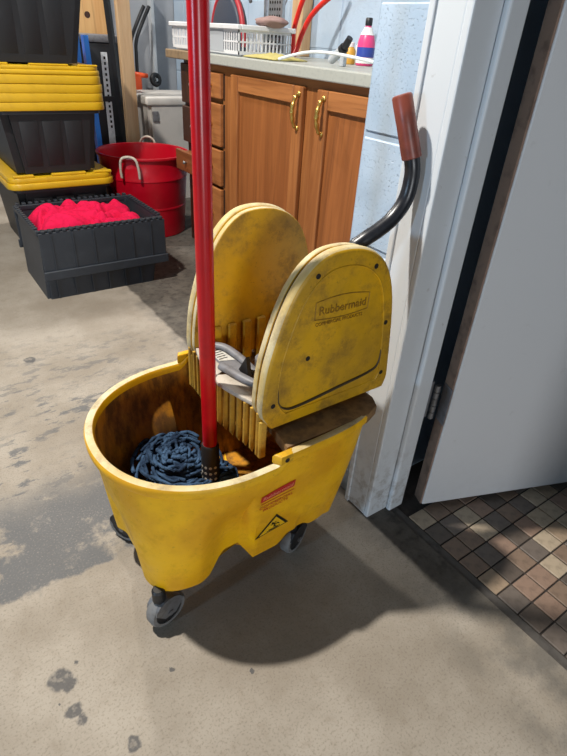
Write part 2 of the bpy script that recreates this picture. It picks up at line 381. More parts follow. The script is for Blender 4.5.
# angles spread evenly along the rim
def pt(th, t_, ins=0.0):
    cx, al, ar, b, nl, nr = outline(t_, ins)
    c, s_ = math.cos(th), math.sin(th)
    if c < 0: return V(cx+al*sgnp(c, 2/nl), CY+b*sgnp(s_, 2/nl), 0)
    return V(cx+ar*sgnp(c, 2/nr), CY+b*sgnp(s_, 2/nr), 0)
dense = [2*PI*k/6000 for k in range(6001)]
cum = [0.0]
for k in range(6000): cum.append(cum[-1]+(pt(dense[k+1], 0.4)-pt(dense[k], 0.4)).length)
TH = []; k = 0
for i in range(N):
    tgt = cum[-1]*i/N
    while cum[k+1] < tgt: k += 1
    f_ = (tgt-cum[k])/max(1e-9, cum[k+1]-cum[k]); TH.append(dense[k]+(dense[k+1]-dense[k])*f_)
def rim_z(x): return 0.380+0.018*ss(0.385, 0.415, x)
def bot_z(p):
    x, y = p.x, abs(p.y-CY)
    z = 0.098
    if y > 0.10:
        z = max(z, 0.098+0.052*ss(0.285, 0.318, x)*(1-ss(0.353, 0.359, x)))
        z = max(z, 0.098+0.030*ss(0.435, 0.465, x)*(1-0.6*ss(0.50, 0.53, x)))
    if x < 0.23: z = max(z, 0.098+0.012*(1-ss(0.05, 0.085, y)))
    if x > 0.55: z = max(z, 0.112)
    return z
def recess(p, t_):
    x, y = p.x, abs(p.y-CY)
    if y < 0.09: 
        return 0.012*ss(0.35, 0.6, t_)*(1-ss(0.04, 0.075, y)) if x < 0.3 else 0.0
    r = 0.020*ss(0.262, 0.315, x)*(1-ss(0.353, 0.3595, x))*ss(0.18, 0.50, t_)
    r += 0.004*ss(0.475, 0.49, x)*(1-ss(0.565, 0.58, x))*ss(0.72, 0.78, t_)
    return r
bm = bmesh.new(); LV = 26; outer = []
ZT = 0.368
def tz(z): return (ZT-z)/(ZT-0.098)
for j in range(LV+1):
    t_ = j/LV; ring = []
    for th in TH:
        pb = pt(th, 1.0); p0 = pt(th, 0)
        zb = bot_z(pt(th, 0.95)); z = ZT+(zb-ZT)*t_; q_ = tz(z); p = pt(th, q_)
        r = recess(V(0.5*(pb.x+p0.x) if abs(p.y-CY) < 0.1 else p.x, p.y, 0), q_)
        if r: p = pt(th, q_, r)
        if j == 0: z = rim_z(p0.x)-0.012
        ring.append(bm.verts.new((p.x, p.y, z)))
    outer.append(ring)
inner = []
for j in range(13):
    t_ = 0.93*j/12; ring = []
    for th in TH:
        p = pt(th, t_); p0 = pt(th, 0); pb = pt(th, 1.0); z0 = rim_z(p0.x)-0.012
        p = pt(th, t_, 0.006+1.25*recess(V(0.5*(pb.x+p0.x) if abs(p.y-CY) < 0.1 else p.x, p.y, 0), min(1.0, t_*1.1)))
        ring.append(bm.verts.new((p.x, p.y, z0+(0.128-z0)*t_/0.93)))
    inner.append(ring)
fi = []
for R_, flip in ((outer, False), (inner, True)):
    for j in range(len(R_)-1):
        for i in range(N):
            q = (R_[j][i], R_[j][(i+1) % N], R_[j+1][(i+1) % N], R_[j+1][i])
            f_ = bm.faces.new(q if flip else q[::-1])
            if flip: fi.append(f_)
fi.append(bm.faces.new(inner[-1])); bm.faces.new(outer[-1][::-1])
for i in range(N): bm.faces.new((outer[0][i], outer[0][(i+1) % N], inner[0][(i+1) % N], inner[0][i]))
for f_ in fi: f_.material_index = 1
mk('bucket_body', bm, ['bucket_yellow', 'stained_inside'], bk, True, auto=42)
# rim: rolled lip swept round the mouth
bm = bmesh.new(); rings = []
prof = [(0.0, -0.021), (0.0070, -0.021), (0.0092, -0.017), (0.0096, -0.006), (0.0075, -0.001), (0.002, 0.0005), (-0.005, -0.001), (-0.0075, -0.006), (-0.0075, -0.016), (0.0, -0.016)]
P0 = [pt(th, 0) for th in TH]
for i in range(N):
    tg = (P0[(i+1) % N]-P0[i-1]).normalized(); nr_ = V(tg.y, -tg.x, 0)
    rings.append([bm.verts.new((P0[i].x+nr_.x*a, P0[i].y+nr_.y*a, rim_z(P0[i].x)+h)) for a, h in prof])
for i in range(N):
    A, B = rings[i], rings[(i+1) % N]; m = len(prof)
    for k in range(m): bm.faces.new((A[k], A[(k+1) % m], B[(k+1) % m], B[k]))
bmesh.ops.recalc_face_normals(bm, faces=bm.faces)
bm.normal_update()
for f_ in bm.faces: f_.material_index = 1 if f_.normal.z > 0.45 else 0
mk('rim', bm, ['bucket_yellow', 'worn_yellow'], bk, True, auto=50)
# flat shelves that carry the wringer, with hook tabs
for s_ in (-1, 1):
    Yf = lambda d: CY+s_*d
    def pr(name, pts, z0, z1, mat, bev=0.003, par=bk):
        b2 = bmesh.new(); prism(b2, [V(x, Yf(d), 0) for x, d in pts], (0, 0, z0), (0, 0, z1), bev); return mk(name, b2, mat, par, True, auto=35)
    pr('wringer_shelf', [(0.415, 0.178), (0.60, 0.178), (0.632, 0.165), (0.645, 0.14), (0.645, 0.085), (0.43, 0.085)], 0.376, 0.3985, 'ledge_dirt')
    tab = pr('hook_tab', [(0.392, 0.1955), (0.416, 0.1955), (0.424, 0.180), (0.384, 0.180)], 0.378, 0.3995, 'wringer_yellow', 0.005)
    mk('hook_hole', lt([(0.0045, 0), (0.0045, 0.0012)], (0.404, Yf(0.1958), 0.389), 14, (0, -s_, 0)), 'hole_dark', tab)
# caster: wheel, tyre, fork, stem
def caster(x, y, ang, fork_mat):
    ax = V(math.cos(ang), math.sin(ang), 0)              # axle direction
    fwd_ = V(-ax.y, ax.x, 0)
    R_ = 0.039; cpos = V(x, y, R_)
    cst = mk('caster', lt([(0.010, 0.0), (0.0125, 0.004), (0.0125, 0.030), (0.009, 0.034)], (x-fwd_.x*0.012, y-fwd_.y*0.012, 0.072), 16), 'hub_black', bk, True, auto=40)
    tb_ = bmesh.new(); lathe(tb_, [(R_-0.010, -0.012), (R_-0.003, -0.012), (R_, -0.007), (R_, 0.007), (R_-0.003, 0.012), (R_-0.010, 0.012)], cpos, 36, ax, closed=True)
    mk('tyre', tb_, 'tyre_grey', cst, True, auto=40)
    hb = bmesh.new(); lathe(hb, [(R_-0.0101, -0.010), (R_-0.0101, 0.010)], cpos, 30, ax); mk('wheel_hub', hb, 'hub_black', cst, True, auto=40)
    fk = bmesh.new()
    for s2 in (-1, 1):
        pts = []
        for k in range(9):
            a = PI*(0.02+0.96*k/8); pts.append(cpos+ax*0.0145*s2+fwd_*math.cos(a)*0.030+V(0, 0, 1)*(0.012+math.sin(a)*0.028))
        pts.append(cpos+ax*0.0145*s2-fwd_*0.012-V(0, 0, 0.009)); pts.append(cpos+ax*0.0145*s2+fwd_*0.012-V(0, 0, 0.009))
        prism(fk, pts, ax*(-0.0015), ax*0.0015)
    top = []
    for k in range(9):
        a = PI*(0.02+0.96*k/8); top.append((math.cos(a)*0.031, 0.012+math.sin(a)*0.029))
    va = [fk.verts.new(cpos+ax*0.016+fwd_*u+V(0, 0, v)) for u, v in top]; vb = [fk.verts.new(cpos-ax*0.016+fwd_*u+V(0, 0, v)) for u, v in top]
    for k in range(8): fk.faces.new((va[k], va[k+1], vb[k+1], vb[k]))
    mk('fork', fk, fork_mat, cst)
    ab = bmesh.new(); lathe(ab, [(0.006, -0.0185), (0.006, 0.0185)], cpos, 12, ax); mk('axle_bolt', ab, 'fork_grey', cst, True, auto=40)
caster(0.205, 0.597, math.radians(-78), 'fork_grey')
caster(0.215, 0.830, math.radians(-150), 'hub_black')
caster(0.515, 0.607, math.radians(-70), 'hub_black')
caster(0.515, 0.805, math.radians(-100), 'hub_black')
# stickers on the side panel
def side_y(z): return CY-(0.186-0.048*(0.368-z)/0.27)
def on_panel(x, z, off=0.0012): return V(x, side_y(z)-off, z)
tilt = math.atan2(0.048, 0.27)
def panel_matrix(x, z, off, shear=0.0):
    return Matrix.Translation(on_panel(x, z, off)) @ Matrix.Rotation(PI/2+tilt, 4, 'X') @ Matrix(((1, 0, 0, 0), (shear, 1, 0, 0), (0, 0, 1, 0), (0, 0, 0, 1)))
def panel_poly(name, pts, mat, off, parent):
    b2 = bmesh.new(); vs = [b2.verts.new(on_panel(x, z, off)) for x, z in pts]; f_ = b2.faces.new(vs)
    r_ = bmesh.ops.extrude_face_region(b2, geom=[f_]); bmesh.ops.translate(b2, verts=[v for v in r_['geom'] if isinstance(v, bmesh.types.BMVert)], vec=(0, -0.0003, 0))
    bmesh.ops.recalc_face_normals(b2, faces=b2.faces); return mk(name, b2, mat, parent)
band_pts = [(0.3705, 0.2860), (0.3705, 0.3020)] + [(0.3705+0.071*k/8, 0.3020+0.0105*math.sin(PI*k/16*1.0)) for k in range(1, 8)] + [(0.4415, 0.3125), (0.4415, 0.2935)] + [(0.4415-0.071*k/8, 0.2935-0.0075*k/8) for k in range(1, 8)]
lg = panel_poly('logo_sticker', band_pts, 'sticker_red', 0.0008, bk)
mk('logo_lettering', text_bm('Rubbermaid', 0.0130, panel_matrix(0.406, 0.2985, 0.0016, 0.12), 0.0001), 'sticker_pale', lg)
panel_poly('logo_line', [(0.373, 0.2785), (0.373, 0.2800), (0.4435, 0.2850), (0.4435, 0.2835)], 'sticker_red', 0.0008, lg)
mk('lettering', text_bm('COMMERCIAL', 0.0115, panel_matrix(0.4070, 0.2700, 0.0008, 0.08), 0.0001), 'sticker_red', lg)
mk('lettering', text_bm('PRODUCTS', 0.0105, panel_matrix(0.4070, 0.2590, 0.0008, 0.08), 0.0001), 'sticker_red', lg)
A_, B_, C_ = (0.4165, 0.2235), (0.3760, 0.1655), (0.4520, 0.1745)
def shrink(pts, k):
    cx = sum(p[0] for p in pts)/3; cz = sum(p[1] for p in pts)/3; return [(cx+(p[0]-cx)*k, cz+(p[1]-cz)*k) for p in pts]
ws = panel_poly('warning_sticker', [A_, B_, C_], 'sticker_black', 0.0008, bk)
panel_poly('warning_field', shrink([A_, B_, C_], 0.78), 'sticker_yellow', 0.0014, ws)
def stroke(p, q, w_):
    dx, dz = q[0]-p[0], q[1]-p[1]; L_ = math.hypot(dx, dz); nx, nz = -dz/L_*w_, dx/L_*w_
    panel_poly('figure_stroke', [(p[0]+nx, p[1]+nz), (p[0]-nx, p[1]-nz), (q[0]-nx, q[1]-nz), (q[0]+nx, q[1]+nz)], 'sticker_black', 0.0020, ws)
for p, q, w_ in (((0.4125, 0.1960), (0.4175, 0.1905), 0.0016), ((0.4175, 0.1905), (0.4235, 0.1925), 0.0013), ((0.4235, 0.1925), (0.4270, 0.1880), 0.0012), ((0.4175, 0.1905), (0.4150, 0.1850), 0.0013),
                 ((0.4150, 0.1850), (0.4215, 0.1835), 0.0012), ((0.4130, 0.1955), (0.4075, 0.1935), 0.0010), ((0.4130, 0.1955), (0.4190, 0.1985), 0.0010), ((0.4045, 0.1790), (0.4310, 0.1805), 0.0007), ((0.4000, 0.1760), (0.4270, 0.1778), 0.0007)):
    stroke(p, q, w_)
mk('figure_head', lt([(0.0024, 0), (0.0024, 0.0003)], on_panel(0.4105, 0.1990, 0.0020), 14, (0, -1, 0)), 'sticker_black', ws)
# ------------------------------------------------------------------ wringer on the bucket
wg = thing('mop_wringer', 'yellow side press wringer with two arched panels sitting on the mop bucket', 'wringer', (0.52, CY, 0.40))
PL = [(0.410, 0.410), (0.396, 0.428), (0.386, 0.455), (0.391, 0.520), (0.403, 0.570), (0.420, 0.620), (0.440, 0.660), (0.466, 0.690), (0.496, 0.707), (0.532, 0.711), (0.568, 0.706), (0.600, 0.692),
      (0.627, 0.667), (0.645, 0.632), (0.657, 0.588), (0.666, 0.530), (0.673, 0.470), (0.676, 0.435), (0.668, 0.412)]
def fine(pts, n=5):
    m = len(pts); out = []
    for i in range(m):
        p0, p1, p2, p3 = (Vector(pts[(i+k) % m]) for k in (-1, 0, 1, 2))
        if i == 0: p0 = p1
        if i == m-2: p3 = p2
        if i == m-1: out.append(tuple(p1)); continue       # straight foot edge
        for k in range(n):
            u = k/n; q = 0.5*((2*p1)+(p2-p0)*u+(2*p0-5*p1+4*p2-p3)*u*u+(3*p1-p0-3*p2+p3)*u**3); out.append(tuple(q))
    return out
PF = fine(PL)
def inset_outline(pts, k, c=(0.526, 0.555)): return [(c[0]+(x-c[0])*k[0], c[1]+(z-c[1])*k[1]) for x, z in pts]
def panel(side):
    yo = CY+side*0.140; yi = CY+side*0.104
    b2 = bmesh.new(); prism(b2, [V(x, 0, z) for x, z in PF], (0, yo, 0), (0, CY+side*0.118, 0), 0.009, 4)
    b2.normal_update()
    for f_ in b2.faces: f_.material_index = 1 if abs(f_.normal.y) < 0.75 and f_.normal.x < 0.55 and f_.normal.z > -0.5 else 0
    sp = mk('side_panel', b2, ['wringer_yellow', 'worn_yellow'], wg, True, auto=50)
    b2 = bmesh.new(); prism(b2, [V(x, 0, z) for x, z in inset_outline(PF, (0.985, 0.985))], (0, CY+side*0.1165, 0), (0, yi, 0), 0.003, 2)
    b2.normal_update()
    for f_ in b2.faces: f_.material_index = 1 if abs(f_.normal.y) < 0.75 and f_.normal.x < 0.55 and f_.normal.z > -0.5 else 0
    mk('inner_plate', b2, ['wringer_yellow', 'worn_yellow'], sp, True, auto=50)
    b2 = bmesh.new(); prism(b2, [V(x, 0, z) for x, z in inset_outline(PF, (0.962, 0.962))], (0, CY+side*0.1185, 0), (0, CY+side*0.116, 0)); mk('seam', b2, 'grime_line', sp)
    # raised edge left by the sunk middle: a low frame round the field
    A1 = inset_outline(PF, (0.80, 0.815), (0.530, 0.560))
    b2 = bmesh.new(); m = len(A1)
    pth = [V(x, yo+side*0.0002, z) for x, z in A1]
    tube(b2, pth+[pth[0]], 0.0022, 8, False, 0.5)
    mk('field_bead', b2, 'wringer_yellow', sp, True)
    return sp, yo
spF, yoF = panel(-1); spB, yoB = panel(1)
# grime packed into the lower groove of the outer field
gp = smoothpath([V(0.4165, 0, 0.492), V(0.4180, 0, 0.466), V(0.4310, 0, 0.4500), V(0.4600, 0, 0.4460), V(0.5500, 0, 0.4560), V(0.6200, 0, 0.4650), V(0.6400, 0, 0.4780), V(0.6420, 0, 0.510)], 8)
b2 = bmesh.new(); tube(b2, [p+V(0, yoF-0.0004, 0) for p in gp], [0.0014+0.0036*math.sin(PI*i/(len(gp)-1)) for i in range(len(gp))], 8, True, 0.4); mk('grime_groove', b2, 'grime_line', spF, True)
for sp, yo, s_ in ((spF, yoF, -1), (spB, yoB, 1)):
    for x, z in ((0.477, 0.676), (0.596, 0.672), (0.472, 0.535), (0.654, 0.452), (0.408, 0.462), (0.642, 0.56)):
        mk('screw_hole', lt([(0.0045, -0.0012), (0.0045, 0.0006), (0.0028, 0.0009)], (x, yo, z), 14, (0, s_, 0)), 'hole_dark', sp)
ML = lambda x, z, sh: Matrix.Translation(V(x, yoF-0.0006, z)) @ Matrix.Rotation(PI/2, 4, 'X') @ Matrix(((1, 0, 0, 0), (sh, 1, 0, 0), (0, 0, 1, 0), (0, 0, 0, 1)))
em = mk('embossed_logo', text_bm('Rubbermaid', 0.0205, ML(0.535, 0.6145, -0.03), 0.0008), 'emboss', spF)
mk('embossed_lettering', text_bm('COMMERCIAL PRODUCTS', 0.0085, ML(0.530, 0.5925, -0.02), 0.0006), 'emboss', em)
fr = [V(0.4780, 0, 0.6030)] + [V(0.478+0.112*k/10, 0, 0.6325+0.006*math.sin(PI*k/10)-0.004*k/10) for k in range(11)] + [V(0.590, 0, 0.600)] + [V(0.59-0.112*k/10, 0, 0.600+0.003*k/10-0.004*math.sin(PI*k/10)) for k in range(1, 10)]
b2 = bmesh.new(); tube(b2, [p+V(0, yoF-0.0003, 0) for p in fr+[fr[0]]], 0.0009, 6, False); mk('embossed_frame', b2, 'emboss', em)
# jaws: worn lips with a comb of tines below, one from each panel
tine_b = bmesh.new(); prism(tine_b, [V(-0.0045, 0, 0.0), V(0.0065, 0, 0.0), V(0.0065, 0, -0.082), V(0.001, 0, -0.098), V(-0.0045, 0, -0.088)], (0, -0.0032, 0), (0, 0.0032, 0), 0.0012, 1)
tine_me = bpy.data.meshes.new('tine'); tine_b.to_mesh(tine_me); tine_b.free(); tine_me.materials.append(M['tine_yellow'])
for s_ in (-1, 1):
    Yf = lambda d: CY+s_*d
    b2 = bmesh.new()
    lip = [(0.372, 0.008), (0.382, 0.000), (0.397, 0.006), (0.410, 0.028), (0.414, 0.070), (0.408, 0.098), (0.392, 0.108), (0.384, 0.085), (0.375, 0.050), (0.369, 0.022)]
    prism(b2, [V(x, Yf(d), 0) for x, d in lip], (0, 0, 0.446), (0, 0, 0.455), 0.0025, 2)
    jl = mk('jaw_lip', b2, 'worn_grey', wg, True, auto=40)
    for k in range(7): 
        d = 0.012+k*0.0190
        inst('tine', tine_me, (0.3785+0.012*ss(0.0, 0.12, d), Yf(d), 0.4465), jl)
    # comb between panel foot and shelf
    for k in range(12): mk('foot_post', bx(0.405+k*0.0215, 0.414+k*0.0215, Yf(0.112)-0.006, Yf(0.112)+0.006, 0.3990, 0.416), 'wringer_yellow', jl)
    mk('corner_post', bx(0.388, 0.402, Yf(0.128)-0.008, Yf(0.128)+0.008, 0.352, 0.432, bev=0.002), 'tine_yellow', jl)
    # inner press ribs
    for k in range(6): mk('press_rib', bx(0.425+k*0.034, 0.445+k*0.034, Yf(0.099)-0.0048, Yf(0.099)+0.0048, 0.39, 0.492, bev=0.003), 'wringer_yellow', jl)
# end wall of the wringer basket, far side, and floor of the basket
mk('basket_end', bx(0.628, 0.640, CY-0.098, CY+0.098, 0.33, 0.50, bev=0.004), 'wringer_yellow', wg)
mk('basket_floor', bx(0.405, 0.635, CY-0.088, CY+0.088, 0.345, 0.355, bev=0.003), 'stained_inside', wg)
# grey press linkage across the mouth of the wringer
pg = mk('press_link', tb(smoothpath([(0.404, 0.796, 0.462), (0.430, 0.776, 0.464), (0.440, 0.735, 0.462), (0.442, 0.680, 0.458), (0.446, 0.612, 0.452)], 8), 0.0085, 10, 0.8), 'press_grey', wg, True)
mk('link_arm', tb(smoothpath([(0.399, 0.722, 0.458), (0.404, 0.692, 0.460), (0.414, 0.655, 0.460), (0.436, 0.606, 0.456)], 8), 0.0090, 10, 0.8), 'press_grey', pg, True)
b2 = bmesh.new(); prism(b2, [V(0.400, 0.800, 0), V(0.432, 0.772, 0), V(0.440, 0.690, 0), V(0.420, 0.690, 0), V(0.402, 0.730, 0)], (0, 0, 0.450), (0, 0, 0.458), 0.002, 1); mk('link_plate', b2, 'press_grey', pg)
b2 = bmesh.new(); prism(b2, [V(0.403, 0.792, 0), V(0.427, 0.772, 0), V(0.432, 0.728, 0), V(0.404, 0.738, 0)], (0, 0, 0.4581), (0, 0, 0.4590)); lb = mk('link_label', b2, 'press_label', pg)
for k in range(5): mk('print_line', bx(0.406, 0.424, 0.742+k*0.008, 0.7445+k*0.008, 0.4590, 0.4593), 'hole_dark', lb)
b2 = bmesh.new(); prism(b2, [V(0.424, 0.700, 0.452), V(0.424, 0.660, 0.452), V(0.428, 0.678, 0.492)], (-0.004, 0, 0), (0.004, 0, 0)); mk('link_tooth', b2, 'hub_black', pg)
mk('link_boss', lt([(0.026, 0.0), (0.027, 0.012), (0.020, 0.020), (0.020, 0.055)], (0.475, 0.690, 0.415), 20), 'press_grey', pg, True, auto=40)
# lever with brown grip
lev = smoothpath([(0.610, 0.690, 0.500), (0.600, 0.665, 0.600), (0.604, 0.640, 0.668), (0.622, 0.630, 0.690), (0.650, 0.625, 0.706), (0.676, 0.622, 0.724), (0.697, 0.620, 0.752), (0.703, 0.620, 0.785), (0.700, 0.623, 0.815), (0.692, 0.640, 0.860)], 7)
lv = mk('lever', tb(lev, 0.0130, 16), 'lever_black', wg, True, auto=60)
g0, g1 = V(0.6990, 0.6235, 0.818), V(0.6800, 0.650, 0.908)
gd = (g1-g0)
b2 = bmesh.new(); tube(b2, [g0+gd*q for q in (0, 0.015, 0.5, 0.96, 0.99, 1.0)], [0.0150, 0.0163, 0.0160, 0.0162, 0.0145, 0.011], 20); mk('grip', b2, 'grip_brown', lv, True, auto=40)
mk('lever_pivot', bx(0.592, 0.630, 0.664, 0.716, 0.47, 0.54, bev=0.006), 'lever_black', lv)
# ------------------------------------------------------------------ mop standing in the bucket
mp = thing('wet_mop', 'blue string mop with a long red handle standing upright in the bucket', 'mop', (0.350, 0.680, 0.13))
mk('handle', tb([(0.350, 0.679, 0.322), (0.350, 0.6825, 0.60), (0.350, 0.685, 1.0), (0.350, 0.687, 1.45)], [0.0135, 0.0138, 0.0138, 0.0138], 20), 'mop_red', mp, True, auto=50)
b2 = bmesh.new(); tube(b2, [(0.350, 0.678, 0.205), (0.350, 0.6785, 0.255), (0.350, 0.679, 0.322), (0.350, 0.679, 0.326)], [0.0190, 0.0180, 0.0170, 0.0145], 20); so = mk('socket', b2, 'socket_black', mp, True, auto=50)
for r_ in range(5):
    for k in range(5):
        a = math.radians(-215+k*32); rr = 0.0186-0.0004*r_
        c_ = V(0.350+rr*math.cos(a), 0.678+rr*math.sin(a), 0.222+r_*0.014)
        mk('socket_hole', lt([(0.0030, -0.0006), (0.0030, 0.0006)], c_, 8, (math.cos(a), math.sin(a), 0)), 'press_label', so)
# yarn: strands looping out from the socket over the water line
bm = bmesh.new(); r2 = random.Random(3)
def strand(pts, r): tube(bm, smoothpath(pts, 5), r, 6, True)
for k in range(230):
    a = r2.uniform(0, 2*PI); rad = r2.uniform(0.4, 1.0); lay = r2.random()
    ox, oy = 0.350+0.012*math.cos(a), 0.680+0.012*math.sin(a)
    dirx, diry = math.cos(a), math.sin(a)
    reach = 0.10 if dirx > 0.3 else 0.125
    ex, ey = 0.325+dirx*reach*rad, 0.715+diry*0.118*rad
    h = 0.205+0.045*lay*(1-0.45*rad)
    sw = r2.uniform(-0.05, 0.05)
    mx, my = (ox+ex)/2-diry*sw, (oy+ey)/2+dirx*sw
    strand([(ox, oy, 0.200+0.02*lay), (ox*0.6+mx*0.4, oy*0.6+my*0.4, h+0.012), (mx, my, h+0.006), (ex, ey, 0.165+0.03*lay), (ex+dirx*0.01-diry*sw*0.5, ey+diry*0.01+dirx*sw*0.5, 0.140)], r2.uniform(0.0030, 0.0042))
for k in range(150):    # swirl of loops lying on top of the heap, left of the handle
    a0 = r2.uniform(0.2, 5.2); R_ = r2.uniform(0.012, 0.105); da = r2.uniform(0.5, 1.3)
    cx, cy = 0.316+r2.uniform(-0.02, 0.02), 0.752+r2.uniform(-0.025, 0.02); pts = []
    for q in range(5):
        a = a0+da*q/4; z = 0.272-0.60*max(0, R_-0.03)+r2.uniform(-0.003, 0.004)
        pts.append((cx+R_*math.cos(a)*0.85, cy+R_*math.sin(a)*0.92, z))
    strand(pts, r2.uniform(0.0032, 0.0045))
yn = mk('yarn_strands', bm, 'yarn_blue', mp, True); yn['kind'] = 'stuff'
# ------------------------------------------------------------------ base cabinet, drawers, worktop
FX = 1.245
cb = thing('base_cabinet', 'oak base cabinet with panelled doors and brass pulls below the pale worktop', 'cabinet', (1.5, 1.6, 0))
mk('carcass', bx(FX+0.020, 1.84, 0.82, 2.40, 0.09, 0.860), 'oak_v', cb)
mk('plinth', bx(FX+0.07, 1.80, 0.84, 2.38, 0.0, 0.0899), 'oak_dark', cb)
ff = mk('face_frame', bx(FX, FX+0.0199, 0.82, 2.40, 0.835, 0.860), 'oak_h', cb)
for y0, y1 in ((2.36, 2.40), (2.120, 2.222), (1.545, 1.640), (0.86, 1.06)): mk('stile', bx(FX, FX+0.0199, y0, y1, 0.09, 0.8349), 'oak_v', ff)
mk('rail', bx(FX, FX+0.0199, 0.82, 2.40, 0.075, 0.0899), 'oak_h', ff)
def cab_door(y0, y1, z0, z1, handle_y):
    d = mk('cabinet_door', bx(FX-0.007, FX-0.0005, y0+0.055, y1-0.055, z0+0.055, z1-0.055), 'oak_panel', cb)
    for a, b in ((y0, y0+0.058), (y1-0.058, y1)): mk('door_stile', bx(FX-0.020, FX-0.0004, a, b, z0, z1, bev=0.004, seg=2), 'oak_v', d)
    for a, b in ((z0, z0+0.058), (z1-0.058, z1)): mk('door_rail', bx(FX-0.0195, FX-0.0004, y0+0.0581, y1-0.0581, a, b, bev=0.003), 'oak_h', d)
    zc = z1-0.078
    hp = smoothpath([(FX-0.021, handle_y, zc+0.055), (FX-0.034, handle_y, zc+0.045), (FX-0.044, handle_y, zc+0.02), (FX-0.046, handle_y, zc), (FX-0.044, handle_y, zc-0.02), (FX-0.034, handle_y, zc-0.045), (FX-0.021, handle_y, zc-0.055)], 5)
    b3 = bmesh.new(); tube(b3, hp, [0.0045+0.0035*math.sin(PI*i/(len(hp)-1))+0.0012*math.cos(i*1.2) for i in range(len(hp))], 10)
    for s2 in (-1, 1): lathe(b3, [(0.010, 0.0), (0.009, 0.003), (0.005, 0.006)], (FX-0.0201, handle_y, zc+s2*0.054), 12, (-1, 0, 0))
    mk('pull', b3, 'brass', d, True)
    return d
cab_door(1.632, 2.128, 0.10, 0.835, 1.652); cab_door(1.050, 1.553, 0.10, 0.835, 1.512)
for k, (z0, z1) in enumerate(((0.735, 0.830), (0.545, 0.715), (0.375, 0.530), (0.110, 0.360))):
    dw = mk('drawer', bx(FX-0.020, FX-0.0004, 2.214, 2.366, z0, z1, bev=0.004, seg=2), 'oak_h', cb)
    mk('drawer_shadow_strip', bx(FX-0.003, FX-0.0004, 2.206, 2.2135, z0-0.004, z1), 'oak_dark', dw)  # dark strip painted as the shadow along the drawer's right edge
    mk('knob', lt([(0.006, 0), (0.005, 0.010), (0.011, 0.016), (0.010, 0.021), (0.004, 0.023)], (FX-0.020, 2.29, (z0+z1)/2), 14, (-1, 0, 0)), 'brass', dw, True)
dc = thing('drawer_chest', 'dark brown wooden drawer chest with one drawer pulled out beside the oak cabinet', 'chest of drawers', (1.5, 2.55, 0))
mk('chest_body', bx(FX+0.03, 1.80, 2.42, 2.655, 0.50, 0.858), 'dark_wood', dc)
for x in (FX+0.035, 1.75):
    for y in (2.425, 2.600): mk('leg', bx(x, x+0.05, y, y+0.05, 0.0, 0.4999, bev=0.003), 'dark_wood', dc)
for z0, z1, out_ in ((0.68, 0.845, 0.0), (0.505, 0.665, 0.0), (0.375, 0.470, 0.045)):
    dw = mk('drawer', bx(FX+0.010-out_, FX+0.0299-out_, 2.425, 2.652, z0, z1, bev=0.003), 'dark_wood' if not out_ else 'drawer_lit', dc)  # pulled drawer coloured brighter for the light on its front
    if out_: mk('drawer_box', bx(FX+0.03-out_, 1.70, 2.45, 2.63, z0+0.01, z1-0.01), 'drawer_lit', dw)
    mk('knob', lt([(0.005, 0), (0.005, 0.008), (0.009, 0.013), (0.004, 0.017)], (FX+0.010-out_, 2.535, (z0+z1)/2), 12, (-1, 0, 0)), 'steel', dw, True)
wt = thing('worktop', 'pale grey laminate worktop lying over the oak cabinet', 'worktop', (1.5, 1.6, 0.861))
mk('top', bx(1.212, 1.855, 0.80, 2.46, 0.861, 0.898, bev=0.004, seg=2), 'laminate', wt)
mk('bare_end', bx(1.212, 1.855, 2.4602, 2.72, 0.861, 0.896, bev=0.003), 'bench_edge', wt)
CT = 0.8985
# plastic basket full of odds and ends
bs = thing('plastic_basket', 'white slotted plastic basket on the worktop end', 'basket', (1.36, 2.37, CT))
x0, x1, y0, y1 = 1.235, 1.50, 2.085, 2.700
mk('basket_base', bx(x0+0.015, x1-0.015, y0+0.02, y1-0.02, CT+0.0005, CT+0.006), 'white_plastic', bs)
def basket_wall(name, a, b, thick_axis):
    w_ = None
    L_ = b-a
    for lo, hi in ((0.0, 0.012), (0.040, 0.046), (0.074, 0.084)):
        if thick_axis == 'x0': q = bx(x0+0.006, x0+0.010, a, b, CT+lo+0.006, CT+hi+0.006)
        if thick_axis == 'x1': q = bx(x1-0.010, x1-0.006, a, b, CT+lo+0.006, CT+hi+0.006)
        if thick_axis == 'y0': q = bx(a, b, y0+0.006, y0+0.010, CT+lo+0.006, CT+hi+0.006)
        if thick_axis == 'y1': q = bx(a, b, y1-0.010, y1-0.006, CT+lo+0.006, CT+hi+0.006)
        w2_ = mk(name if w_ is None else 'band', q, 'white_plastic', bs if w_ is None else w_); w_ = w_ or w2_
    n_ = int(L_/0.018)
    for k in range(n_+1):
        p = a+L_*k/n_
        if p > b-0.006: p = b-0.006
        if thick_axis[0] == 'x': fx = x0+0.0062 if thick_axis == 'x0' else x1-0.0098; q = bx(fx, fx+0.0036, p, p+0.006, CT+0.0065, CT+0.09)
        else: fy = y0+0.0062 if thick_axis == 'y0' else y1-0.0098; q = bx(p, p+0.006, fy, fy+0.0036, CT+0.0065, CT+0.09)
        mk('slat', q, 'white_plastic', w_)
basket_wall('basket_side', y0+0.006, y1-0.006, 'x0'); basket_wall('basket_side', y0+0.006, y1-0.006, 'x1')
basket_wall('basket_end', x0+0.006, x1-0.006, 'y0'); basket_wall('basket_end', x0+0.006, x1-0.006, 'y1')
mk('solid_front', bx(x0+0.0045, x0+0.0058, 2.21, 2.47, CT+0.012, CT+0.088), 'clear_grey', bs)
rm = mk('basket_rim', bx(x0-0.006, x0+0.012, y0-0.006, y1+0.006, CT+0.088, CT+0.106, bev=0.003), 'white_plastic', bs)
mk('rim_side', bx(x1-0.012, x1+0.006, y0-0.006, y1+0.006, CT+0.088, CT+0.106, bev=0.003), 'white_plastic', rm)
